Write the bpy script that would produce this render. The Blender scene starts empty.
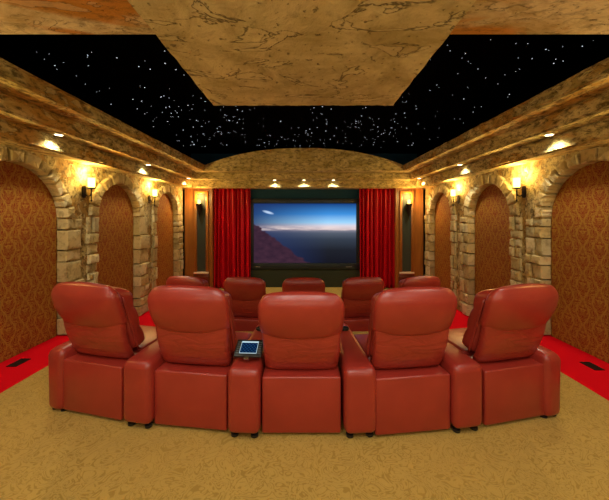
import bpy, bmesh, math, random
from mathutils import Vector, Matrix
random.seed(7)
PI = math.pi
S = bpy.context.scene
COL = S.collection
F = 288.0           # focal length in pixels
EYE = 1.55

# ------------------------------------------------------------------ node helper
class NT:
    def __init__(s, name):
        s.m = bpy.data.materials.new(name); s.m.use_nodes = True
        s.t = s.m.node_tree; s.t.nodes.clear()
        s.out = s.t.nodes.new('ShaderNodeOutputMaterial')
    def n(s, ty, **kw):
        nd = s.t.nodes.new(ty)
        for k, v in kw.items(): setattr(nd, k, v)
        return nd
    def put(s, sock, v):
        if v is None: return
        if hasattr(v, 'is_output'): s.t.links.new(v, sock)
        elif isinstance(v, (tuple, list)):
            sock.default_value = tuple(v) + ((1,) if len(v) == 3 and sock.type == 'RGBA' else ())
        else: sock.default_value = v
    def math(s, op, a, b=None, c=None, clamp=False):
        nd = s.n('ShaderNodeMath', operation=op); nd.use_clamp = clamp
        s.put(nd.inputs[0], a); s.put(nd.inputs[1], b)
        if c is not None: s.put(nd.inputs[2], c)
        return nd.outputs[0]
    def mix(s, f, a, b, bt='MIX'):
        nd = s.n('ShaderNodeMix', data_type='RGBA', blend_type=bt)
        s.put(nd.inputs[0], f); s.put(nd.inputs[6], a); s.put(nd.inputs[7], b)
        return nd.outputs[2]
    def coord(s): return s.n('ShaderNodeTexCoord').outputs['Object']
    def mapv(s, v, scale=(1,1,1), rot=(0,0,0), loc=(0,0,0)):
        nd = s.n('ShaderNodeMapping'); s.put(nd.inputs[0], v)
        nd.inputs[1].default_value = loc; nd.inputs[2].default_value = rot; nd.inputs[3].default_value = scale
        return nd.outputs[0]
    def noise(s, v, scale, detail=4, rough=.55, dist=0):
        nd = s.n('ShaderNodeTexNoise'); s.put(nd.inputs['Vector'], v)
        nd.inputs['Scale'].default_value = scale; nd.inputs['Detail'].default_value = detail
        nd.inputs['Roughness'].default_value = rough; nd.inputs['Distortion'].default_value = dist
        return nd.outputs[0]
    def voro(s, v, scale, feat='F1'):
        nd = s.n('ShaderNodeTexVoronoi', feature=feat); s.put(nd.inputs['Vector'], v)
        nd.inputs['Scale'].default_value = scale
        return nd.outputs[0]
    def ramp(s, f, stops, interp='LINEAR'):
        nd = s.n('ShaderNodeValToRGB'); s.put(nd.inputs[0], f)
        cr = nd.color_ramp; cr.interpolation = interp
        while len(cr.elements) < len(stops): cr.elements.new(.5)
        for e, (p, c) in zip(cr.elements, stops):
            e.position = p
            e.color = (c, c, c, 1) if isinstance(c, (int, float)) else tuple(c) + (1,)
        return nd.outputs[0]
    def xyz(s, v):
        nd = s.n('ShaderNodeSeparateXYZ'); s.put(nd.inputs[0], v); return nd.outputs
    def bump(s, h, strength=.5, dist=.01, nrm=None):
        nd = s.n('ShaderNodeBump'); s.put(nd.inputs['Height'], h)
        nd.inputs['Strength'].default_value = strength; nd.inputs['Distance'].default_value = dist
        if nrm: s.put(nd.inputs['Normal'], nrm)
        return nd.outputs[0]
    def pbr(s, col, rough=.5, metal=0, nrm=None, spec=.5, coat=0, sheen=0, coat_rough=.2):
        b = s.n('ShaderNodeBsdfPrincipled')
        s.put(b.inputs['Base Color'], col); s.put(b.inputs['Roughness'], rough)
        s.put(b.inputs['Metallic'], metal); s.put(b.inputs['Normal'], nrm)
        b.inputs['Specular IOR Level'].default_value = spec
        b.inputs['Coat Weight'].default_value = coat; b.inputs['Coat Roughness'].default_value = coat_rough
        b.inputs['Sheen Weight'].default_value = sheen
        s.t.links.new(b.outputs[0], s.out.inputs[0]); return s.m
    def emit(s, col, st):
        e = s.n('ShaderNodeEmission'); s.put(e.inputs[0], col); s.put(e.inputs[1], st)
        s.t.links.new(e.outputs[0], s.out.inputs[0]); return s.m

# ------------------------------------------------------------------ materials
M = {}
def simple(name, col, rough=.5, metal=0, spec=.5, **k): M[name] = NT(name).pbr(col, rough, metal, spec=spec, **k)

def leather(name, c1, c2, wrinkle=0.0):
    t = NT(name); v = t.coord()
    f = t.noise(v, 3.5, 3)
    col = t.mix(t.ramp(f, [(.35, 0.), (.7, 1.)]), c1, c2)
    g = t.voro(v, 260)
    n1 = t.bump(g, .12, .002)
    if wrinkle:
        w = t.noise(t.mapv(v, (2.6, 2, 9)), 2.4, 2, .5, .9)
        n1 = t.bump(w, wrinkle, .03, n1)
    M[name] = t.pbr(col, .33, nrm=n1, spec=.5, coat=.2, coat_rough=.3)
leather('leather', (.29, .027, .018), (.35, .036, .023))
leather('leather_creased', (.29, .027, .018), (.35, .036, .023), .38)

def plaster(name, base, dark, light, scale=1.0, stretch=(1,1,1), bump=.6, orange=None, rot=(0,0,0), chips=1.0, cov=(.5,.72,.75)):
    t = NT(name); v = t.mapv(t.coord(), stretch, rot)
    a = t.noise(v, 2.2*scale, 6, .65, .8); b = t.noise(v, 9*scale, 5, .7, .4); c = t.noise(v, 1.1*scale, 3, .5, 1.2)
    col = t.mix(t.ramp(a, [(.38, 0.), (.60, 1.)]), base, light)
    if orange: col = t.mix(t.ramp(c, [(.45, 0.), (.58, .9)]), col, orange)
    col = t.mix(t.ramp(b, [(cov[0], 0.), (cov[1], cov[2])]), col, dark)
    # chipped skim coat: ragged patches, relief shading painted as dark rims and lighter faces
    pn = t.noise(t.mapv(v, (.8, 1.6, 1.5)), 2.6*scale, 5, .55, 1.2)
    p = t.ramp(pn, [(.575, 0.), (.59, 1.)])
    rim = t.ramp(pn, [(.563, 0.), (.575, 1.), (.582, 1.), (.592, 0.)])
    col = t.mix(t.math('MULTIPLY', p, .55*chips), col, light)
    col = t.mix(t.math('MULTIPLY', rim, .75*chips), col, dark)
    pit = t.ramp(t.noise(v, 26*scale, 3, .6), [(.64, 0.), (.70, 1.)])
    col = t.mix(t.math('MULTIPLY', pit, .7), col, dark)
    h = t.math('ADD', t.math('MULTIPLY', p, .6), t.math('MULTIPLY', b, .8))
    h = t.math('SUBTRACT', h, t.math('MULTIPLY', pit, .5))
    n1 = t.bump(h, bump, .03)
    n2 = t.bump(t.noise(v, 60, 4), .25, .004, n1)
    M[name] = t.pbr(col, .8, nrm=n2, spec=.2)
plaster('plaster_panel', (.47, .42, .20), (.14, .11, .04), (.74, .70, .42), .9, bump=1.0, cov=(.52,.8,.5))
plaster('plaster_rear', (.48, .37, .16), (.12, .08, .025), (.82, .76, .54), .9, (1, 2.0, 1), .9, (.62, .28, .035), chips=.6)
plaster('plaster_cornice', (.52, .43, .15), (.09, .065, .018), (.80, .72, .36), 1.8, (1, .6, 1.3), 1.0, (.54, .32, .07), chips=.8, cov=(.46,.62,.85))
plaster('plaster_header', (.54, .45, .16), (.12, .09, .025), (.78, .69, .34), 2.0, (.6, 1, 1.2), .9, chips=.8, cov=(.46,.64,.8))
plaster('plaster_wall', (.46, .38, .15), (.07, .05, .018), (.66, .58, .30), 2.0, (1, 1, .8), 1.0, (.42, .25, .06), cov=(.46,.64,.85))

def stone():
    t = NT('stone'); v = t.coord()
    r = t.n('ShaderNodeNewGeometry').outputs['Random Per Island']
    c = t.ramp(r, [(0, (.40, .34, .16)), (.3, (.62, .54, .29)), (.6, (.52, .42, .18)), (.8, (.76, .70, .44)), (1, (.46, .42, .24))])
    a = t.noise(v, 14, 6, .7, .5)
    c = t.mix(t.ramp(a, [(.50, 0.), (.68, .65)]), c, (.17, .13, .05))
    n1 = t.bump(a, .8, .025); n2 = t.bump(t.noise(v, 70, 4), .4, .006, n1)
    M['stone'] = t.pbr(c, .85, nrm=n2, spec=.2)
stone()

def gold_carpet():
    t = NT('gold_carpet'); v = t.coord()
    w = t.noise(v, 8, 1.5, .5, 2.6)
    s1 = t.math('ABSOLUTE', t.math('SINE', t.math('MULTIPLY', w, 19)))
    line = t.ramp(s1, [(.35, 0.), (.6, 1.)])
    big = t.noise(v, 1.3, 2)
    c = t.mix(line, (.36, .245, .045), (.50, .355, .082))
    c = t.mix(t.ramp(big, [(.4, 0.), (.65, .3)]), c, (.50, .33, .07))
    fz = t.noise(v, 220, 2)
    c = t.mix(t.math('MULTIPLY', fz, .25), c, (.24, .13, .03))
    n1 = t.bump(t.math('ADD', t.math('MULTIPLY', line, .5), fz), .5, .006)
    M['gold_carpet'] = t.pbr(c, .95, nrm=n1, spec=.1, sheen=.1)
gold_carpet()
def red_carpet():
    t = NT('red_carpet'); v = t.coord(); fz = t.noise(v, 200, 2)
    c = t.mix(fz, (.55, .002, .008), (.80, .004, .016))
    M['red_carpet'] = t.pbr(c, .9, nrm=t.bump(fz, .4, .005), spec=.05)
red_carpet()

def damask():
    t = NT('damask'); m = t.math
    vo = t.coord(); o = t.xyz(vo)
    P, Q = .19, .30
    odd = m('MODULO', m('FLOOR', m('DIVIDE', m('ADD', o[1], P*20), P)), 2)
    fu = m('PINGPONG', m('ADD', o[1], P*20), P/2)                       # mirrored left and right, like woven damask
    zz = m('ADD', m('ADD', o[2], 3), m('MULTIPLY', odd, Q/2))
    fv = m('MODULO', zz, Q)
    v = t.n('ShaderNodeCombineXYZ'); t.put(v.inputs[0], fu); t.put(v.inputs[1], fv)
    n1 = t.noise(v.outputs[0], 26, 1.5, .5, 1.4)
    scroll = m('SINE', m('MULTIPLY', n1, 34))
    # ogee outline
    og = m('COSINE', m('MULTIPLY', fv, 2*PI/Q))
    edge = m('ABSOLUTE', m('SUBTRACT', m('DIVIDE', fu, P/2), m('MULTIPLY_ADD', og, -.32, .5)))
    ln = t.ramp(edge, [(.05, 1.), (.12, 0.)])
    pat = t.ramp(m('MULTIPLY_ADD', scroll, .5, .5), [(.42, 0.), (.62, 1.)])
    pat = m('MAXIMUM', pat, ln)
    fade = t.noise(vo, 60, 3)
    pat = m('MULTIPLY', pat, m('MULTIPLY_ADD', fade, .9, .25), clamp=True)
    c = t.mix(pat, (.22, .022, .004), (.42, .26, .036))
    M['damask'] = t.pbr(c, .6, nrm=t.bump(pat, .25, .003), spec=.25)
damask()

def wood(name, c1, c2):
    t = NT(name); v = t.mapv(t.coord(), (6, 6, .5)); a = t.noise(v, 3, 5, .6, .6)
    c = t.mix(t.ramp(a, [(.35, 0.), (.65, 1.)]), c1, c2)
    M[name] = t.pbr(c, .3, nrm=t.bump(a, .1, .004), spec=.5, coat=.25)
wood('wood', (.24, .085, .014), (.34, .13, .022))
wood('dark_wood', (.10, .02, .008), (.15, .035, .012))

def velvet():
    t = NT('velvet'); v = t.mapv(t.coord(), (9, 9, .8)); a = t.noise(v, 4, 3)
    c = t.mix(a, (.36, .001, .008), (.62, .003, .018))
    M['velvet'] = t.pbr(c, .40, nrm=t.bump(a, .1, .01), spec=.30)
velvet()
simple('masking', (.012, .07, .14), .75, spec=.2)
simple('screen_frame', (.006, .020, .034), .45)
simple('lower_cloth', (.035, .048, .036), .8, spec=.2)
simple('column_cloth', (.045, .06, .05), .8, spec=.2)
simple('star_ceiling', (.0015, .0015, .002), .95, spec=0)
simple('iron', (.022, .014, .010), .45, .6)
simple('black_rubber', (.01, .01, .01), .4)
simple('black_plastic', (.008, .012, .012), .35)
simple('chrome', (.5, .5, .5), .2, 1)
simple('trim_white', (.75, .65, .48), .5)
simple('vent_metal', (.03, .012, .006), .5, .4)
simple('key_rubber', (.10, .13, .14), .4)
simple('mark_grey', (.30, .31, .33), .5)
M['glow_glass'] = NT('glow_glass').emit((1, .62, .13), 3.5)
M['glow_small'] = NT('glow_small').emit((1, .52, .10), 3.5)
M['glow_lens'] = NT('glow_lens').emit((1, .80, .48), 5)
M['star'] = NT('star').emit((.85, .92, 1), .9)

def movie():
    t = NT('movie'); m = t.math
    o = t.xyz(t.coord())
    u = m('DIVIDE', o[0], 1.37); w = m('DIVIDE', o[2], .80)       # -1..1
    sky = t.ramp(m('MULTIPLY_ADD', w, .5, .5), [(.0, (.004, .004, .007)), (.22, (.007, .008, .012)), (.40, (.018, .024, .036)), (.50, (.045, .055, .075)),
        (.545, (.10, .10, .13)), (.56, (.30, .24, .25)), (.62, (.36, .33, .37)), (.68, (.17, .33, .48)), (.82, (.025, .14, .36)), (1, (.004, .022, .10))])
    left = m('MULTIPLY_ADD', u, -.62, .28, clamp=True)
    sky = t.mix(left, sky, (.008, .016, .06))
    v = t.n('ShaderNodeCombineXYZ'); t.put(v.inputs[0], u); t.put(v.inputs[1], w); vec = v.outputs[0]
    cl = t.noise(t.mapv(vec, (1.5, 8, 1)), 2.0, 4)
    band = t.ramp(m('MULTIPLY_ADD', w, .5, .5), [(.53, 0.), (.58, 1.), (.64, 0.)])
    sky = t.mix(m('MULTIPLY', band, t.ramp(cl, [(.4, 0.), (.65, .8)])), sky, (.46, .38, .36))
    # small bright streak in the sky, upper left
    du = m('SUBTRACT', u, -.72); dw = m('SUBTRACT', m('ADD', w, m('MULTIPLY', du, .45)), .70)
    e = m('ADD', m('POWER', m('MULTIPLY', m('ABSOLUTE', du), 8), 2), m('POWER', m('MULTIPLY', m('ABSOLUTE', dw), 18), 2))
    st = t.ramp(e, [(0, 1.), (1, 0.)])
    sky = t.mix(m('MULTIPLY', st, .7), sky, (.35, .45, .6))
    # headland: dark purple mass falling from the left edge
    nz = t.noise(vec, 4, 5)
    top = m('ADD', m('MULTIPLY_ADD', u, -1.25, -.90), m('MULTIPLY', m('SUBTRACT', nz, .5), .40))
    hill = m('MULTIPLY', m('SUBTRACT', top, w), 18, clamp=True)
    rock = t.mix(t.noise(vec, 7, 4), (.006, .004, .010), (.04, .015, .026))
    c = t.mix(hill, sky, rock)
    t.emit(c, 1.0); M['movie'] = t.m
movie()
def tablet_screen():
    t = NT('tablet_screen'); m = t.math; o = t.xyz(t.coord())
    g = m('MULTIPLY', m('COSINE', m('MULTIPLY', o[0], 250)), m('COSINE', m('MULTIPLY', o[1], 250)))
    a = t.ramp(g, [(.35, 0.), (.6, 1.)])
    c = t.mix(a, (.002, .012, .055), (.02, .10, .20))
    t.emit(c, .4); M['tablet_screen'] = t.m
tablet_screen()
M['tablet_bar'] = NT('tablet_bar').emit((.50, .66, .72), .5)

# ------------------------------------------------------------------ mesh helpers
def link(name, bm, mat, parent=None, smooth=None, kind=None):
    bmesh.ops.recalc_face_normals(bm, faces=bm.faces[:])
    me = bpy.data.meshes.new(name); bm.to_mesh(me); bm.free()
    me.materials.append(M[mat])
    if smooth:
        for p in me.polygons: p.use_smooth = True
        if smooth is not True:
            me.set_sharp_from_angle(angle=math.radians(smooth))
    o = bpy.data.objects.new(name, me); COL.objects.link(o)
    if parent: o.parent = parent
    if kind: o['kind'] = kind
    return o
def tag(o, label, cat, group=None, kind=None):
    o['label'] = label; o['category'] = cat
    if group: o['group'] = group
    if kind: o['kind'] = kind
    return o
def thing(name, label, cat, loc=(0,0,0), rz=0, group=None):
    o = bpy.data.objects.new(name, None); COL.objects.link(o)
    o.location = loc; o.rotation_euler = (0, 0, rz); o.empty_display_size = .1
    return tag(o, label, cat, group)
def box(bm, x0, x1, y0, y1, z0, z1, bev=0, seg=2, cuts=0):
    r = bmesh.ops.create_cube(bm, size=1)
    vs = r['verts']
    for v in vs:
        v.co = Vector(((x0+x1)/2 + v.co.x*(x1-x0), (y0+y1)/2 + v.co.y*(y1-y0), (z0+z1)/2 + v.co.z*(z1-z0)))
    if bev:
        es = list({e for v in vs for e in v.link_edges})
        r2 = bmesh.ops.bevel(bm, geom=es, offset=bev, segments=seg, profile=.5, affect='EDGES')
        vs = list({v for f in r2['faces'] for v in f.verts})
    return vs
def newbox(*a, **k):
    bm = bmesh.new(); box(bm, *a, **k); return bm
def tube(bm, pts, radii, n=12, cap=True):
    pts = [Vector(p) for p in pts]
    if not isinstance(radii, (list, tuple)): radii = [radii]*len(pts)
    rings = []
    for i, p in enumerate(pts):
        d = (pts[min(i+1, len(pts)-1)] - pts[max(i-1, 0)])
        d = d.normalized() if d.length > 1e-9 else Vector((0,0,1))
        up = Vector((0,1,0)) if abs(d.y) < .9 else Vector((1,0,0))
        a = d.cross(up).normalized(); b = d.cross(a)
        rings.append([bm.verts.new(p + (a*math.cos(2*PI*k/n) + b*math.sin(2*PI*k/n))*radii[i]) for k in range(n)])
    for r0, r1 in zip(rings, rings[1:]):
        for k in range(n): bm.faces.new((r0[k], r0[(k+1)%n], r1[(k+1)%n], r1[k]))
    if cap:
        bm.faces.new(rings[0][::-1]); bm.faces.new(rings[-1])
    return bm
def lathe(bm, prof, c=(0,0,0), n=24, cap=True):
    return tube(bm, [(c[0], c[1], c[2]+z) for r, z in prof], [r for r, z in prof], n, cap) if False else _lathe(bm, prof, c, n, cap)
def _lathe(bm, prof, c, n, cap):
    rings = [[bm.verts.new((c[0]+r*math.cos(2*PI*k/n), c[1]+r*math.sin(2*PI*k/n), c[2]+z)) for k in range(n)] for r, z in prof]
    for r0, r1 in zip(rings, rings[1:]):
        for k in range(n): bm.faces.new((r0[k], r0[(k+1)%n], r1[(k+1)%n], r1[k]))
    if cap: bm.faces.new(rings[0][::-1]); bm.faces.new(rings[-1])
    return bm
def loft(bm, rings):
    R = [[bm.verts.new(p) for p in r] for r in rings]; n = len(R[0])
    for a, b in zip(R, R[1:]):
        for k in range(n): bm.faces.new((a[k], a[(k+1)%n], b[(k+1)%n], b[k]))
    bm.faces.new(R[0][::-1]); bm.faces.new(R[-1])
    return bm
def sring(z, hw, y0, y1, ex=3.2, n=48, zf=None):
    out = []
    for k in range(n):
        a = 2*PI*k/n; c, s = math.cos(a), math.sin(a)
        x = hw*math.copysign(abs(c)**(2/ex), c); y = (y0+y1)/2 + (y1-y0)/2*math.copysign(abs(s)**(2/ex), s)
        out.append((x, y, z + (zf(x) if zf else 0)))
    return out
def prism(bm, pts, x0, x1):
    """pts in (y,z), extruded along x"""
    a = [bm.verts.new((x0, y, z)) for y, z in pts]; b = [bm.verts.new((x1, y, z)) for y, z in pts]
    n = len(pts)
    bm.faces.new(a); bm.faces.new(b[::-1])
    for k in range(n): bm.faces.new((a[k], b[k], b[(k+1)%n], a[(k+1)%n]))
    return bm
def copy_tree(o, parent=None):
    c = o.copy(); COL.objects.link(c)
    if parent: c.parent = parent
    for ch in [q for q in bpy.data.objects if q.parent == o]: copy_tree(ch, c)
    return c

# ------------------------------------------------------------------ room shell
FL = -.33                       # lower floor level
ZT = EYE + 1.75                 # star ceiling
XW = 3.12                       # plaster wall face
Y0, Y1 = -1.9, 7.95
PF = 3.9                        # front edge of the raised platform
GL, GR = -2.67, 2.57            # gold carpet limits

def st(name, bm, mat, **k): return link(name, bm, mat, kind='structure', **k)
st('floor', newbox(GL, GR, Y0, PF, FL, 0), 'gold_carpet')
st('floor', newbox(-3.34, GL, Y0, PF, FL, 0), 'red_carpet')
st('floor', newbox(GR, 3.34, Y0, PF, FL, 0), 'red_carpet')
st('floor', newbox(-2.35, 2.35, PF, Y1, FL-.1, FL), 'gold_carpet')
st('floor', newbox(-3.34, -2.35, PF, Y1, FL-.1, FL), 'red_carpet')
st('floor', newbox(2.35, 3.34, PF, Y1, FL-.1, FL), 'red_carpet')
st('ceiling', newbox(-3.34, 3.34, Y0, Y1, ZT, ZT+.1), 'star_ceiling')
st('wall_back', newbox(-3.34, 3.34, Y0-.1, Y0, FL, ZT), 'plaster_wall')
st('wall_front', newbox(-3.34, 3.34, Y1, Y1+.1, FL-.1, ZT), 'masking')
ARCH = [(3.12, .62, .60, 0.0), (4.87, .545, .556, FL), (6.57, .51, .564, FL)]   # centre y, half width, crown above eye, floor
def arch_bottom(y, grow):
    for yc, a, cr, fz in ARCH:
        r = a + grow; d = abs(y-yc)
        if d < r - 1e-6: return EYE + (cr - a) + math.sqrt(max(r*r-d*d, 0))
    return None
for side, sx in (('left', -1), ('right', 1)):
    st('wall_'+side, newbox(*sorted((sx*3.34, sx*3.44)), Y0, Y1, FL, ZT), 'plaster_wall')
    # plaster face between the arches, with the arch openings left free
    bm = bmesh.new(); ys = {Y0, PF, 7.40}
    for yc, a, cr, fz in ARCH:
        r = a+.03
        for k in range(41): ys.add(yc - r*math.cos(PI*k/40))
    ys = sorted(ys)
    for ya, yb in zip(ys, ys[1:]):
        if yb-ya < 1e-5: continue
        ym = (ya+yb)/2
        if arch_bottom(ym, .03) is None:
            za = zb = (0 if ym < PF else FL)
        else:
            za = arch_bottom(ya, .03) or EYE - .02; zb = arch_bottom(yb, .03) or EYE - .02
        top = EYE + .76
        v = [bm.verts.new((sx*X, y, z)) for X in (XW, 3.34) for y, z in ((ya, za), (yb, zb), (yb, top), (ya, top))]
        for q in ((0,1,2,3), (4,7,6,5), (0,4,5,1), (3,2,6,7)): bm.faces.new([v[i] for i in q])
    bmesh.ops.remove_doubles(bm, verts=bm.verts[:], dist=1e-4)
    st('trim_%d' % (40 if sx < 0 else 41), bm, 'plaster_wall')  # plaster face of the side wall itself, not a moulding
    # dark upper wall above the cornice
    st('wall_'+side, newbox(*sorted((sx*3.12, sx*3.34)), Y0, Y1, EYE+1.24, ZT), 'star_ceiling')

# cornice: stepped mouldings along both sides and the front header
L = [(2.87, 7.36, .75, .935), (2.634, 7.13, .935, 1.10), (2.356, 6.85, 1.10, 1.24)]
def rough_box(x0, x1, y0, y1, z0, z1, axis):
    bm = newbox(x0, x1, y0, y1, z0, z1)
    es = [e for e in bm.edges if abs((e.verts[0].co-e.verts[1].co)[axis]) > .5]
    bmesh.ops.subdivide_edges(bm, edges=es, cuts=60, use_grid_fill=True)
    bmesh.ops.bevel(bm, geom=[e for e in bm.edges if abs((e.verts[0].co-e.verts[1].co).normalized()[axis]) > .9 and len(e.link_faces) == 2 and e.calc_face_angle(0) > 1], offset=.022, segments=2, affect='EDGES')
    for v in bm.verts:
        v.co += Vector([random.uniform(-.004, .004) if i != axis else 0 for i in range(3)])
    return bm
n = 1
for sx in (-1, 1):
    for X, Y, h0, h1 in L:
        st('trim_%d' % n, rough_box(*sorted((sx*X, sx*3.34)), Y0, Y-.002, EYE+h0, EYE+h1, 1), 'plaster_cornice', smooth=35); n += 1
        # small bead under each step
        st('trim_%d' % n, rough_box(*sorted((sx*(X-.018), sx*(X+.02))), Y0, Y-.02, EYE+h1-.05, EYE+h1-.006, 1), 'plaster_cornice', smooth=35); n += 1
for X, Y, h0, h1 in L[:2]:
    st('trim_%d' % n, rough_box(-3.34, 3.34, Y, 7.90, EYE+h0, EYE+h1, 0), 'plaster_header', smooth=35); n += 1
    st('trim_%d' % n, rough_box(-X, X, Y-.018, Y+.01, EYE+h1-.045, EYE+h1-.006, 0), 'plaster_header', smooth=35); n += 1
# arched top of the header
bm = bmesh.new(); pts = [(-3.34, EYE+1.10), (3.34, EYE+1.10), (3.34, EYE+1.24)]
K = 48
for k in range(K+1):
    x = 2.356*(1-2*k/K); pts.append((x, EYE+1.24+.40*(1-abs(x/2.356)**2.3)))
pts.append((-3.34, EYE+1.24))
a = [bm.verts.new((x, 6.85, z)) for x, z in pts]; b = [bm.verts.new((x, 7.30, z)) for x, z in pts]
bm.faces.new(a); bm.faces.new(b[::-1])
for k in range(len(pts)): bm.faces.new((a[k], b[k], b[(k+1) % len(pts)], a[(k+1) % len(pts)]))
st('trim_%d' % n, bm, 'plaster_header'); n += 1

# rear ceiling slab and the lower plaster panel hung below it
st('ceiling', newbox(-3.11, 3.11, Y0, 1.99, EYE+1.262, ZT), 'plaster_rear')
bm = newbox(-.935, .915, Y0, 2.97, EYE+1.15, EYE+1.26)
bmesh.ops.subdivide_edges(bm, edges=[e for e in bm.edges if e.calc_length() > 1], cuts=50, use_grid_fill=True)
for v in bm.verts:
    if v.co.z < EYE+1.2: v.co += Vector((random.uniform(-.005, .005), random.uniform(-.006, .006), random.uniform(-.002, .002)))
st('ceiling', bm, 'plaster_panel')

# ------------------------------------------------------------------ stars
bm = bmesh.new()
def star(x, y, r):
    z = ZT-.002
    m = Matrix.Translation((x, y, z)) @ Matrix.Diagonal((1, 1, .5, 1))
    bmesh.ops.create_icosphere(bm, subdivisions=1, radius=r, matrix=m)
for i in range(400):
    x = random.uniform(-3.0, 3.0); y = random.uniform(2.1, 7.2)
    star(x, y, random.choice((.003, .0035, .0045, .006)) * (0.5 + y/8))
for i in range(9):
    cx, cy = random.uniform(-2.2, 1.8), random.uniform(4.0, 6.6)
    for j in range(10): star(cx+random.gauss(0, .14), cy+random.gauss(0, .18), random.choice((.0035, .0045, .0065)))
o = link('ceiling_stars', bm, 'star')
tag(o, 'tiny white points of light scattered over the black ceiling', 'star lights', kind='stuff')

# ------------------------------------------------------------------ stone arches
def block(bm, pts, xf, xb, sx):
    """a rough stone: outline pts in (y,z), front near xf, back at xb"""
    cy = sum(p[0] for p in pts)/len(pts); cz = sum(p[1] for p in pts)/len(pts)
    pr = random.uniform(-.012, .022)
    out = []
    # densify the outline
    for i, p in enumerate(pts):
        q = pts[(i+1) % len(pts)]
        for s in (0, .33, .67):
            j = .006
            out.append((p[0]+(q[0]-p[0])*s+random.uniform(-j, j), p[1]+(q[1]-p[1])*s+random.uniform(-j, j)))
    def ring(x, sh, jit):
        r = []
        for y, z in out:
            d = Vector((cy-y, cz-z)); l = d.length
            d = d/l*min(sh, l*.5) if l > 0 else d
            r.append(bm.verts.new((sx*(x+random.uniform(-jit, jit)), y+d[0], z+d[1])))
        return r
    rs = [ring(xb, .002, 0), ring(xf+.012, .003, .003), ring(xf-pr*.7, .005, .003), ring(xf-pr-.008, .014, .004), ring(xf-pr-.011, .034, .005)]
    m = len(out)
    for a, b in zip(rs, rs[1:]):
        for k in range(m): bm.faces.new((a[k], a[(k+1) % m], b[(k+1) % m], b[k]))
    c = bm.verts.new((sx*(xf-pr-.012+random.uniform(-.004, .004)), cy, cz))
    for k in range(m): bm.faces.new((rs[-1][k], rs[-1][(k+1) % m], c))
    bm.faces.new(rs[0][::-1])
XF, XB = 3.095, 3.213
def stone_arch(idx, sx):
    yc, a, cr, fz = ARCH[idx]; zs = EYE + cr - a
    bm = bmesh.new()
    wn, wf = (.22, .30) if idx == 0 else ((.23, .34) if idx == 1 else (.20, .30))
    for s, w in ((-1, wn), (1, wf)):
        z = fz + .003
        while z < zs - .01:
            h = random.choice((.12, .15, .19, .23, .27))
            if zs - z - h < .10: h = zs - z
            wo = w + random.uniform(-.045, .0)
            e0 = yc + s*a; e1 = yc + s*(a+wo)
            splits = [0, random.uniform(.4, .62), 1] if (random.random() < .62 and wo > .12) else [0, 1]
            for p, q in zip(splits, splits[1:]):
                ya, yb = e0+(e1-e0)*p, e0+(e1-e0)*q
                j = lambda k=.009: random.uniform(-k, k)
                lo, hi = sorted((ya, yb))
                zz = [z+.007, z+h-.007]
                if p > 0 and h > .2 and random.random() < .6:
                    zm = z + h*random.uniform(.4, .6)
                    block(bm, [(lo+.007, zz[0]), (hi-.007, zz[0]), (hi-.007, zm-.004), (lo+.007, zm-.004+j())], XF+.004, XB, sx)
                    zz[0] = zm+.004
                block(bm, [(lo+.007, zz[0]), (hi-.007+j(), zz[0]), (hi-.007+j(), zz[1]), (lo+.007, zz[1])], XF, XB, sx)
            z += h
    rw = .145 if idx == 0 else .178
    nb = 13 if idx == 0 else 11
    angs = [PI*k/nb + (random.uniform(-.05, .05) if 0 < k < nb else 0) for k in range(nb+1)]
    for t0, t1 in zip(angs, angs[1:]):
        g = .013; w = rw - random.uniform(0, .03)
        pts = []
        for k in range(4):
            t = t0+g + (t1-t0-2*g)*k/3; pts.append((yc - a*math.cos(t), zs + a*math.sin(t)))
        for k in range(3, -1, -1):
            t = t0+g + (t1-t0-2*g)*k/3; pts.append((yc - (a+w)*math.cos(t), min(zs + (a+w)*math.sin(t), EYE+.744)))
        block(bm, pts, XF-.004, XB, sx)
    # corner fillers beside the ring, where the jamb is wider than the ring
    o = link('stone_arch', bm, 'stone', smooth=28)
    return o
def cloth_panel(idx, sx):
    yc, a, cr, fz = ARCH[idx]; zs = EYE + cr - a; r = a+.005
    pts = [(yc-r, fz+.004), (yc+r, fz+.004)]
    for k in range(33):
        t = PI*k/32; pts.append((yc + r*math.cos(t), zs + r*math.sin(t)))
    bm = prism(bmesh.new(), pts, sx*3.218, sx*3.30)
    return link('acoustic_wall_panel', bm, 'damask')
WHERE = ['closest to the back row', 'between its two sconces', 'beside the wooden column']
SIZE = ['largest', 'middle', 'smallest']
for sx, sn in ((-1, 'left'), (1, 'right')):
    for i in range(3):
        tag(stone_arch(i, sx), '%s stone block arch on %s wall, %s' % (['wide', 'middle', 'last'][i], sn, WHERE[i]), 'stone arch', 'stone arches along the side walls')
        tag(cloth_panel(i, sx), 'arched rust and gold damask cloth panel on %s wall, %s' % (sn, ['nearest, cut off by the photo edge', 'second, middle of three', 'farthest of three'][i]), 'wall panel', 'damask panels inside the stone arches')

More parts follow.
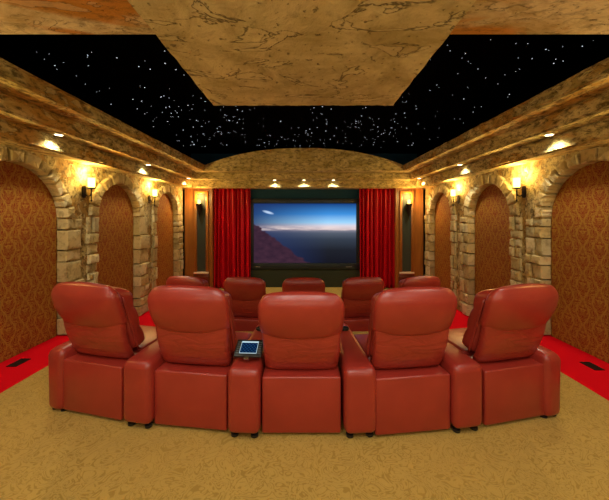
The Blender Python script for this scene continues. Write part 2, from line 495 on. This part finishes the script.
# ------------------------------------------------------------------ wall sconces (side walls)
def make_side_sconce(first_label):
    # local: wall plane at x=0, room towards +x
    t = thing('wall_sconce', first_label, 'wall lamp', group='iron torch sconces on the side walls')
    bm = bmesh.new()
    pts = []
    for k in range(24):
        a = 2*PI*k/24; pts.append((.030*math.copysign(abs(math.cos(a))**.7, math.cos(a)), -.13 + .085*math.copysign(abs(math.sin(a))**.6, math.sin(a))))
    prism(bm, pts, .0, .022); link('wall_plate', bm, 'iron', t)
    bm = bmesh.new(); tube(bm, [(.02, 0, -.15), (.06, 0, -.19), (.10, 0, -.185), (.115, 0, -.14), (.115, 0, -.10)], .008, 10)
    link('arm', bm, 'iron', t, smooth=True)
    bm = bmesh.new(); _lathe(bm, [(.004, -.27), (.013, -.255), (.006, -.235), (.009, -.16), (.007, -.10), (.010, -.085)], (.115, 0, 0), 14, True)
    link('stem', bm, 'iron', t, smooth=True)
    bm = bmesh.new(); _lathe(bm, [(.012, -.09), (.040, -.084), (.058, -.078), (.058, -.070), (.02, -.068)], (.115, 0, 0), 24, True)
    link('saucer', bm, 'iron', t, smooth=40)
    bm = bmesh.new(); _lathe(bm, [(.030, -.068), (.041, -.060), (.044, -.01), (.046, .068), (.041, .068), (.038, -.01), (.032, -.055)], (.115, 0, 0), 24, True)
    g = link('glass_shade', bm, 'glow_glass', t, smooth=40); g['label'] = 'glowing amber glass cup'
    return t
proto = None
def lamp(name, typ, loc, energy, col, radius=.03, spot=None, blend=.5, rot=(0,0,0)):
    l = bpy.data.lights.new(name, typ); l.energy = energy; l.color = col
    l.shadow_soft_size = radius
    if typ == 'SPOT': l.spot_size = math.radians(spot); l.spot_blend = blend
    o = bpy.data.objects.new(name, l); COL.objects.link(o); o.location = loc; o.rotation_euler = rot
    return o
SC = [(4.07, 'nearer of the two lit iron sconces on the %s stone wall'), (5.80, 'farther of the two lit iron sconces on the %s stone wall'),
      (2.08, 'added fill-light sconce on the %s wall behind the first arch, just outside the photo')]  # last entry is an unseen sconce added for fill light
for sx, sn in ((-1, 'left'), (1, 'right')):
    for y, lab in SC:
        if proto is None: proto = s = make_side_sconce(lab % sn)
        else: s = copy_tree(proto); s['label'] = lab % sn
        s.location = (sx*XW, y, EYE+.485); s.rotation_euler = (0, 0, PI if sx > 0 else 0)
        lamp('sconce_light', 'POINT', (sx*(XW-.115), y, EYE+.485+.125), 9, (1, .62, .20), .03)

for x, lab in ((-1.9, 'added fill-light sconce on the back wall behind the viewer, left'), (1.9, 'added fill-light sconce on the back wall behind the viewer, right'), (0, 'added fill-light sconce on the back wall behind the viewer, centre')):  # unseen sconces added behind the camera to light the chair backs
    s = copy_tree(proto); s['label'] = lab; s['group'] = 'added fill sconces on the back wall'
    s.location = (x, Y0, EYE+.10); s.rotation_euler = (0, 0, PI/2)
    lamp('sconce_light', 'POINT', (x, Y0+.115, EYE+.22), 16, (1, .84, .62), .05)
# ------------------------------------------------------------------ recessed downlights
def make_down(label):
    t = thing('recessed_downlight', label, 'ceiling light', group='small recessed downlights in the cornice')
    bm = bmesh.new(); _lathe(bm, [(.050, 0), (.050, -.006), (.038, -.006), (.038, 0)], (0,0,0), 24, True); link('trim_ring', bm, 'trim_white', t, smooth=40)
    bm = bmesh.new(); _lathe(bm, [(.037, -.0065), (.037, -.008)], (0,0,0), 20, True); g = link('lens', bm, 'glow_lens', t); g['label'] = 'bright warm white lens'
    return t
dproto = None
def down(x, y, z, label, energy, col=(1, .86, .62), spot=125, group=None):
    global dproto
    if dproto is None: dproto = d = make_down(label)
    else: d = copy_tree(dproto); d['label'] = label
    d.location = (x, y, z-.001)
    if group: d['group'] = group
    lamp('downlight', 'SPOT', (x, y, z-.025), energy, col, .025, spot, .7)
for sx, sn in ((-1, 'left'), (1, 'right')):
    for y, w in ((3.26, 'above the nearest arch'), (5.13, 'above the middle arch'), (6.93, 'above the farthest arch')):
        down(sx*2.775, y, EYE+.935, 'small round downlight in the %s cornice %s' % (sn, w), 17)
for x, w in ((-.74, 'left of the three downlights over the screen'), (0, 'middle of the three downlights over the screen'), (.74, 'right of the three downlights over the screen')):
    down(x, 7.245, EYE+.935, w, 16)
RG = 'added fill downlights in the rear ceiling over the viewer, outside the photo'  # unseen downlights added to brighten chairs and carpet
for x, y, e in ((-2.0, 1.2, 22), (2.0, 1.2, 22), (-1.9, -.6, 22), (1.9, -.6, 22)):
    down(x, y, EYE+1.262, 'added fill downlight in rear ceiling above and behind the viewer', e, (1, .90, .74), 150, RG)
for x, y, e in ((-.45, .3, 24), (.45, .3, 24)):  # two more unseen downlights, added over the camera as fill
    down(x, y, EYE+1.15, 'added fill downlight in the low plaster panel above the viewer', e, (1, .92, .82), 150, 'added fill downlights in the low panel, outside the photo')

# ------------------------------------------------------------------ front wall: wood columns, sconces, curtains, screen
def wood_column(sx, sn):
    c = thing('wooden_column', 'polished orange-brown wooden column with dark inset left of left curtain' if sx < 0 else 'polished orange-brown wooden column with dark inset right of right curtain', 'column', (sx*2.73, 7.45, FL), 0, 'wooden columns flanking the curtains')
    H = 2.30 - FL - .004
    link('body', newbox(-.36, .36, 0, .30, 0, H, bev=.008), 'wood', c)
    i = -sx*.085                                     # inset sits towards the curtain
    x0, x1 = i-.115, i+.115
    zt, zb = EYE+.60-FL, EYE-1.40-FL
    link('inset_cloth', newbox(x0, x1, -.010, .002, zb, zt), 'column_cloth', c)['label'] = 'dark grey-green cloth inset'
    bm = bmesh.new()
    box(bm, x0-.065, x0, -.045, .005, zb-.02, zt+.07, bev=.008); box(bm, x1, x1+.065, -.045, .005, zb-.02, zt+.07, bev=.008)
    box(bm, x0-.001, x1+.001, -.045, .005, zt, zt+.07, bev=.008)
    link('inset_frame', bm, 'wood', c, smooth=35)
    bm = bmesh.new(); box(bm, x0-.07, x1+.07, -.075, .005, zb-.06, zb-.015, bev=.008); link('sill', bm, 'trim_white', c, smooth=35)
    bm = bmesh.new(); box(bm, x0-.08, x1+.08, -.05, .005, .10, zb-.062, bev=.008); box(bm, x0-.10, x1+.10, -.08, .005, 0, .10, bev=.01); box(bm, x0-.09, x1+.09, -.07, .005, zb-.17, zb-.13, bev=.008)
    link('pedestal', bm, 'dark_wood', c, smooth=35)
    return i
def front_sconce(x, sn):
    t = thing('torch_sconce', 'lit pointed iron torch sconce on the wooden column at the %s of the screen' % sn, 'wall lamp', (x, 7.438, EYE+.38), 0, 'torch sconces on the wooden columns')
    bm = newbox(-.028, .028, -.015, -.001, -.22, -.06, bev=.005); link('wall_plate', bm, 'iron', t)
    bm = bmesh.new(); tube(bm, [(0, -.012, -.14), (0, -.05, -.16), (0, -.085, -.13)], .010, 10); link('arm', bm, 'iron', t, smooth=True)
    bm = bmesh.new(); _lathe(bm, [(.002, -.47), (.014, -.42), (.010, -.38), (.028, -.30), (.045, -.22), (.060, -.12), (.080, -.06), (.082, -.045), (.05, -.045)], (0, -.10, 0), 20, True)
    link('torch_body', bm, 'iron', t, smooth=40)
    bm = bmesh.new(); _lathe(bm, [(.026, -.05), (.036, -.02), (.041, .02), (.036, .05), (.022, .065)], (0, -.10, 0), 20, True)
    g = link('glass_shade', bm, 'glow_small', t, smooth=True); g['label'] = 'glowing amber glass bowl'
    lamp('sconce_light', 'POINT', (x, 7.31, EYE+.38+.14), 11, (1, .52, .15), .03)
for sx, sn in ((-1, 'left'), (1, 'right')):
    i = wood_column(sx, sn); front_sconce(sx*2.73 + i + sx*.03, sn)

def curtain(x0, x1, label, seed):
    rnd = random.Random(seed); bm = bmesh.new(); NX, NZ = 220, 26; zt, zb = 2.299, FL+.012
    ph = [rnd.uniform(0, 6.28) for _ in range(5)]
    g = []
    for j in range(NZ+1):
        v = j/NZ; z = zt + (zb-zt)*v; row = []
        for i2 in range(NX+1):
            u = i2/NX
            uu = u + .012*math.sin(5*u+ph[0])*v + .006*math.sin(23*u+ph[1])
            wv = math.sin(2*PI*8*uu+ph[2]) + .25*math.sin(2*PI*17*uu+ph[3]+v) + .3*math.sin(2*PI*4*uu+ph[4])
            amp = .042 + .018*v
            row.append(bm.verts.new((x0+(x1-x0)*(u + .012*math.sin(4*PI*u+2*v)), 7.60 + amp*wv, z)))
        g.append(row)
    for j in range(NZ):
        for i2 in range(NX): bm.faces.new((g[j][i2], g[j][i2+1], g[j+1][i2+1], g[j+1][i2]))
    o = link('curtain', bm, 'velvet', smooth=True)
    m = o.modifiers.new('thick', 'SOLIDIFY'); m.thickness = .006
    return tag(o, label, 'curtain', 'red curtains framing the screen')
curtain(-2.40, -1.42, 'pleated red velvet curtain to the left of the screen', 3)
curtain(1.45, 2.37, 'pleated red velvet curtain to the right of the screen', 5)

SCX, SCZ = .025, EYE-.435     # screen centre
sc = thing('projection_screen', 'large projection screen showing blue sky and sea, in black frame between curtains', 'screen', (SCX, 7.72, SCZ))
o = link('picture_surface', newbox(-1.37, 1.37, -.006, .006, -.795, .795), 'movie', sc); o['label'] = 'lit picture of sky, sea and dark headland'
bm = bmesh.new()
box(bm, -1.52, 1.53, -.03, .03, .80, .93, bev=.01); box(bm, -1.52, 1.53, -.03, .03, -.97, -.80, bev=.01)
box(bm, -1.52, -1.372, -.03, .03, -.81, .81, bev=.01); box(bm, 1.372, 1.53, -.03, .03, -.81, .81, bev=.01)
link('frame', bm, 'screen_frame', sc, smooth=35)
for x0, x1 in ((-1.31, -1.19), (1.10, 1.25)):
    bm = bmesh.new(); k = x0
    while k < x1: box(bm, k, k+.012, -.033, -.029, -.905, -.885); k += .02
    link('maker_mark', bm, 'mark_grey', sc)['label'] = 'tiny pale lettering on the black frame'
link('masking_panel', newbox(-1.75, 1.75, 7.76, 7.86, .14, 2.299), 'masking')
tag(bpy.data.objects['masking_panel'], 'dark navy masking panel behind and above the screen', 'panel')
link('lower_panel', newbox(-1.75, 1.75, 7.70, 7.86, FL+.001, .135, bev=.005), 'lower_cloth')
tag(bpy.data.objects['lower_panel'], 'dark grey-green cloth panel on the floor below the screen', 'panel')

# ------------------------------------------------------------------ floor vents
def vent(x, y, label):
    t = thing('floor_vent', label, 'floor vent', (x, y, .001), 0, 'floor vents in the red carpet')
    t.scale = (.75, .62, 1)
    bm = bmesh.new()
    for a in ((-.07, .07, -.13, -.118), (-.07, .07, .118, .13), (-.07, -.058, -.13, .13), (.058, .07, -.13, .13)): box(bm, *a, 0, .006)
    link('frame', bm, 'vent_metal', t)
    bm = bmesh.new()
    for k in range(11): box(bm, -.058, .058, -.112+k*.021, -.100+k*.021, 0, .004)
    link('grille', bm, 'black_rubber', t)
vent(-3.03, 3.06, 'small dark floor vent in red carpet by the left wall')
vent(2.99, 2.99, 'small dark floor vent in red carpet by the right wall')

# ------------------------------------------------------------------ recliners
HINGE = Vector((0, .10, .43))
def lean(z): return .085 - .34*(z-.42)
def make_recliner(label):
    t = thing('recliner', label, 'recliner')
    bm = bmesh.new(); box(bm, -.280, .280, 0, .60, .022, .422, bev=.014, seg=3)
    link('base', bm, 'leather', t, smooth=40)
    bm = bmesh.new(); box(bm, -.272, .272, .24, .70, .34, .462, bev=.05, seg=4)
    link('seat_cushion', bm, 'leather', t, smooth=40)
    bm = bmesh.new(); box(bm, -.27, .27, .595, .66, .07, .345, bev=.03, seg=3); link('footrest', bm, 'leather', t, smooth=40)
    # outer back
    bm = bmesh.new(); R = []; z0, z1 = .412, 1.00; NR = 26
    for k in range(NR+1):
        s = k/NR; z = z0+(z1-z0)*s
        e0 = min(1, (z-z0)/.06); e1 = min(1, (z1-z)/.10)
        q0 = math.sqrt(max(1-(1-e0)**2, 0)); q1 = math.sqrt(max(1-(1-e1)**2, 0))
        hw = (.268 + .020*s) * (1 - .07*(1-q0)) - .10*(1-q1)
        th = .11*(.35+.65*q0)*(.35+.65*q1)
        c = lean(z) + .048 - .022*math.sin(PI*min(1, s*1.7))
        R.append(sring(z, hw, c-th/2, c+th/2, 3.2))
    loft(bm, R); bk = link('backrest', bm, 'leather_creased', t, smooth=50)
    # head pillow wrapping the top
    bm = bmesh.new(); R = []; z0, z1 = .725, 1.034; NR = 30
    for k in range(NR+1):
        s = k/NR; z = z0+(z1-z0)*s
        e0 = min(1, (z-z0)/.030); e1 = min(1, (z1-z)/.110)
        q0 = math.sqrt(max(1-(1-e0)**2, 0)); q1 = math.sqrt(max(1-(1-e1)**2, 0))
        hw = (.290 + .010*math.sin(PI*s)) * (1-.02*(1-q0)) - .095*(1-q1)
        rear = lean(z) - .012 + .040*(1-q0) - .030*math.sin(PI*min(1, s*1.1)) + .075*(1-q1)
        front = lean(z) + .055 + .07*q1*q0
        fade = max(0, 1-s*1.5)
        zf = lambda x, f=fade, h=hw, s=s: -.038*f*(1-min(1, abs(x)/max(h, .01))**2.4) + .012*(s**3)*(1-(x/max(h, .01))**2)
        R.append(sring(z, hw, rear, front, 2.7, zf=zf))
    loft(bm, R); link('headrest', bm, 'leather', bk, smooth=50)
    # front cushion of the back, softly channelled
    bm = bmesh.new(); R = []; z0, z1 = .47, 1.005; NR = 22
    for k in range(NR*2+1):
        s = k/(NR*2); z = z0+(z1-z0)*s
        e0 = min(1, (z-z0)/.06); e1 = min(1, (z1-z)/.09)
        q = math.sqrt(max(1-(1-e0)**2, 0))*math.sqrt(max(1-(1-e1)**2, 0))
        roll = abs(math.sin(PI*s*3))**.5
        hw = .272*(.975+.025*roll) - .07*(1-q)
        y0 = lean(z)+.06; y1 = y0 + .03 + (.125 + .022*roll)*q
        R.append(sring(z, hw, y0, y1, 4.2))
    loft(bm, R); link('back_cushion', bm, 'leather', bk, smooth=50)
    for sxx in (-1, 1):
        bm = bmesh.new(); tube(bm, [(sxx*.281, lean(z)+.098, z) for z in [.48+.05*k for k in range(10)]], .007, 8)
        link('piping', bm, 'leather', bk, smooth=True)
    return t
def recline(t, deg, lift=0):
    for o in bpy.data.objects:
        if o.parent == t and o.name.startswith('backrest'):
            m = Matrix.Rotation(math.radians(deg), 3, 'X')
            o.rotation_euler = (math.radians(deg), 0, 0); o.location = HINGE - m @ HINGE + Vector((0, 0, lift)); o.scale = (1, 1, 1+lift*2)
def make_console(label, w0, w1, end=0):
    """armrest pod, w0 wide at the back and w1 at the front; end = -1/1 for outer arms"""
    t = thing('armrest_console', label, 'armrest')
    bm = bmesh.new(); Lh = .76
    vs = box(bm, -.5, .5, 0, Lh, .012 if end else .035, .492, bev=.05, seg=4)
    for v in bm.verts:
        x, y, z = v.co
        # undo x bevel stretch: corners are rounded in y/z, narrow in x
        k = y/Lh; w = w0 + (w1-w0)*k
        ax = abs(x); xx = (.5*w - (.5-ax)*.9) if ax > .4 else x*(w-.09)/.9
        v.co.x = math.copysign(abs(xx), x)
        if z > .3: v.co.z += .06*min(1, k*1.9)
        if end and x*end > 0:
            v.co.x += end*.022*math.sin(PI*min(1, max(0, (z-.035)/.5)))
    link('body', bm, 'leather', t, smooth=45)
    bm = bmesh.new(); yc = Lh-.16
    _lathe(bm, [(.030, .545), (.044, .545), (.044, .557), (.036, .558), (.034, .548), (.030, .548)], (0, yc, 0), 20, True); g = link('cup_holder', bm, 'chrome' if False else 'black_plastic', t, smooth=40); g['label'] = 'dark round cup holder'
    for fx in (-.3, .3):
        for fy in (.055, Lh-.08):
            bm = bmesh.new(); ww = w0 if fy < .4 else w1
            _lathe(bm, ([(.020, .001), (.027, .003), (.027, .008), (.02, .012), (.012, .015)] if end else [(.020, .001), (.027, .006), (.027, .022), (.012, .026), (.012, .037)]), (fx*ww, fy, 0), 14, True)
            link('foot', bm, 'black_rubber', t, smooth=40)
    return t
SEATS = [(-1.640, 2.218, -13), (-.828, 2.085, -7), (-.018, 2.03, 0), (.778, 2.037, 6.5), (1.597, 2.158, 12)]
NM = ['leftmost red leather recliner of the back row, turned inward', 'red leather recliner second from left in back row, left of the tablet',
      'centre red leather recliner of the back row, directly facing the screen', 'red leather recliner second from right in back row', 'rightmost red leather recliner of the back row, turned inward']
rec = None
RECL = [0, 2, 0, 2, 0]     # backs set at slightly different tilts
for (x, y, a), lb, rc in zip(SEATS, NM, RECL):
    r = make_recliner(lb) if rec is None else copy_tree(rec)
    rec = rec or r
    r.location = (x, y, 0); r.rotation_euler = (0, 0, math.radians(a)); r['label'] = lb; r['group'] = 'back row recliners'; recline(r, -rc, 0 if abs(a) < 1 else .006)
CONS = [(-1.980, 2.275, -15, 1), (-1.226, 2.085, -10, 0), (-.423, 1.985, -3.5, 0), (.397, 1.985, 3.5, 0), (1.180, 2.040, 9.5, 0), (1.915, 2.195, 14, 2)]
CN = ['outer padded red leather armrest at the left end of the back row', 'red leather console between the two leftmost back row recliners',
      'red leather console carrying the tablet, left of the centre recliner', 'red leather console right of the centre back row recliner',
      'red leather console between the two rightmost back row recliners', 'outer padded red leather armrest at the right end of the back row']
inner = None; ends = {}
for (x, y, a, kind), lb in zip(CONS, CN):
    if kind == 0:
        c = make_console(lb, .236, .13) if inner is None else copy_tree(inner); inner = inner or c
    else: c = make_console(lb, .150, .140, -1 if kind == 1 else 1); ends[kind] = c
    c.location = (x, y, 0); c.rotation_euler = (0, 0, math.radians(a)); c['label'] = lb; c['group'] = 'back row armrests'
# front row, one level lower
FS = [(-1.68, 4.14, -12), (-.835, 4.09, -6), (-.005, 4.05, 0), (.83, 4.09, 6), (1.66, 4.14, 12)]
FN = ['leftmost dark red recliner of the front row, mostly hidden', 'front row dark red recliner left of centre', 'centre dark red recliner of front row, below the screen',
      'front row dark red recliner right of centre', 'rightmost dark red recliner of the front row, mostly hidden']
for (x, y, a), lb in zip(FS, FN):
    r = copy_tree(rec); r.location = (x, y, FL); r.rotation_euler = (0, 0, math.radians(a)); r['label'] = lb; r['group'] = 'front row recliners'; recline(r, 0)
FC = [(-2.03, 4.33, -14, 1), (-1.245, 4.13, -9, 0), (-.42, 4.05, -3, 0), (.41, 4.05, 3, 0), (1.235, 4.13, 9, 0), (2.01, 4.33, 14, 2)]
FCN = ['outer armrest at the left end of the front row', 'front row console between the two leftmost seats', 'front row console left of the centre seat',
       'front row console right of the centre seat', 'front row console between the two rightmost seats', 'outer armrest at the right end of the front row']
for (x, y, a, kind), lb in zip(FC, FCN):
    c = copy_tree(inner if kind == 0 else ends[kind]); c.location = (x, y, FL); c.rotation_euler = (0, 0, math.radians(a)); c['label'] = lb; c['group'] = 'front row armrests'

# ------------------------------------------------------------------ touch panel on the console
tp = thing('tablet', 'black touchscreen tablet with blue display resting on the armrest console', 'tablet', (-.402, 2.115, .585), math.radians(-3))
RX = Matrix.Rotation(math.radians(28), 4, 'X')
def tpart(name, bm, mat, **k):
    bmesh.ops.transform(bm, matrix=RX, verts=bm.verts[:]); return link(name, bm, mat, tp, **k)
tpart('casing', newbox(-.100, .100, -.070, .070, -.012, .010, bev=.006), 'black_plastic', smooth=40)
o = link('display', newbox(-.060, .060, -.045, .040, .0102, .0115), 'tablet_screen', tp); o.rotation_euler = (math.radians(28), 0, 0); o['label'] = 'lit dark blue display'
bm = bmesh.new(); box(bm, -.060, .060, .040, .052, .0102, .0118); box(bm, -.063, -.060, -.048, .052, .0102, .0118); box(bm, .060, .063, -.048, .052, .0102, .0118); box(bm, -.063, .063, -.049, -.045, .0102, .0118)
tpart('display_border', bm, 'tablet_bar')['label'] = 'pale border of the display'
for s in (-1, 1):
    for k in range(6):
        tpart('button', newbox(s*.080-.010, s*.080+.010, -.05+k*.018, -.042+k*.018, .0095, .0125), 'key_rubber')
bm = bmesh.new(); box(bm, -.022, .014, -.088, -.068, -.010, .004, bev=.002); tpart('clip', bm, 'chrome')['label'] = 'small silver clip'
bm = bmesh.new(); box(bm, -.05, .05, -.035, .045, -.052, -.010, bev=.004); link('stand', bm, 'black_plastic', tp)

# ------------------------------------------------------------------ camera
cam = bpy.data.cameras.new('camera'); co = bpy.data.objects.new('camera', cam); COL.objects.link(co)
co.location = (0, 0, EYE); co.rotation_euler = (PI/2, 0, 0)
cam.sensor_width = 36; cam.sensor_fit = 'HORIZONTAL'; cam.lens = 36*F/609
cam.shift_x = .5/609; cam.shift_y = -33/609
cam.clip_start = .05
S.camera = co
w = bpy.data.worlds.new('world'); S.world = w; w.use_nodes = True
w.node_tree.nodes['Background'].inputs[0].default_value = (0, 0, 0, 1)
S.view_settings.view_transform = 'Standard'; S.view_settings.look = 'None'
S.view_settings.exposure = 1.05; S.view_settings.gamma = 1; S.view_settings.use_curve_mapping = False
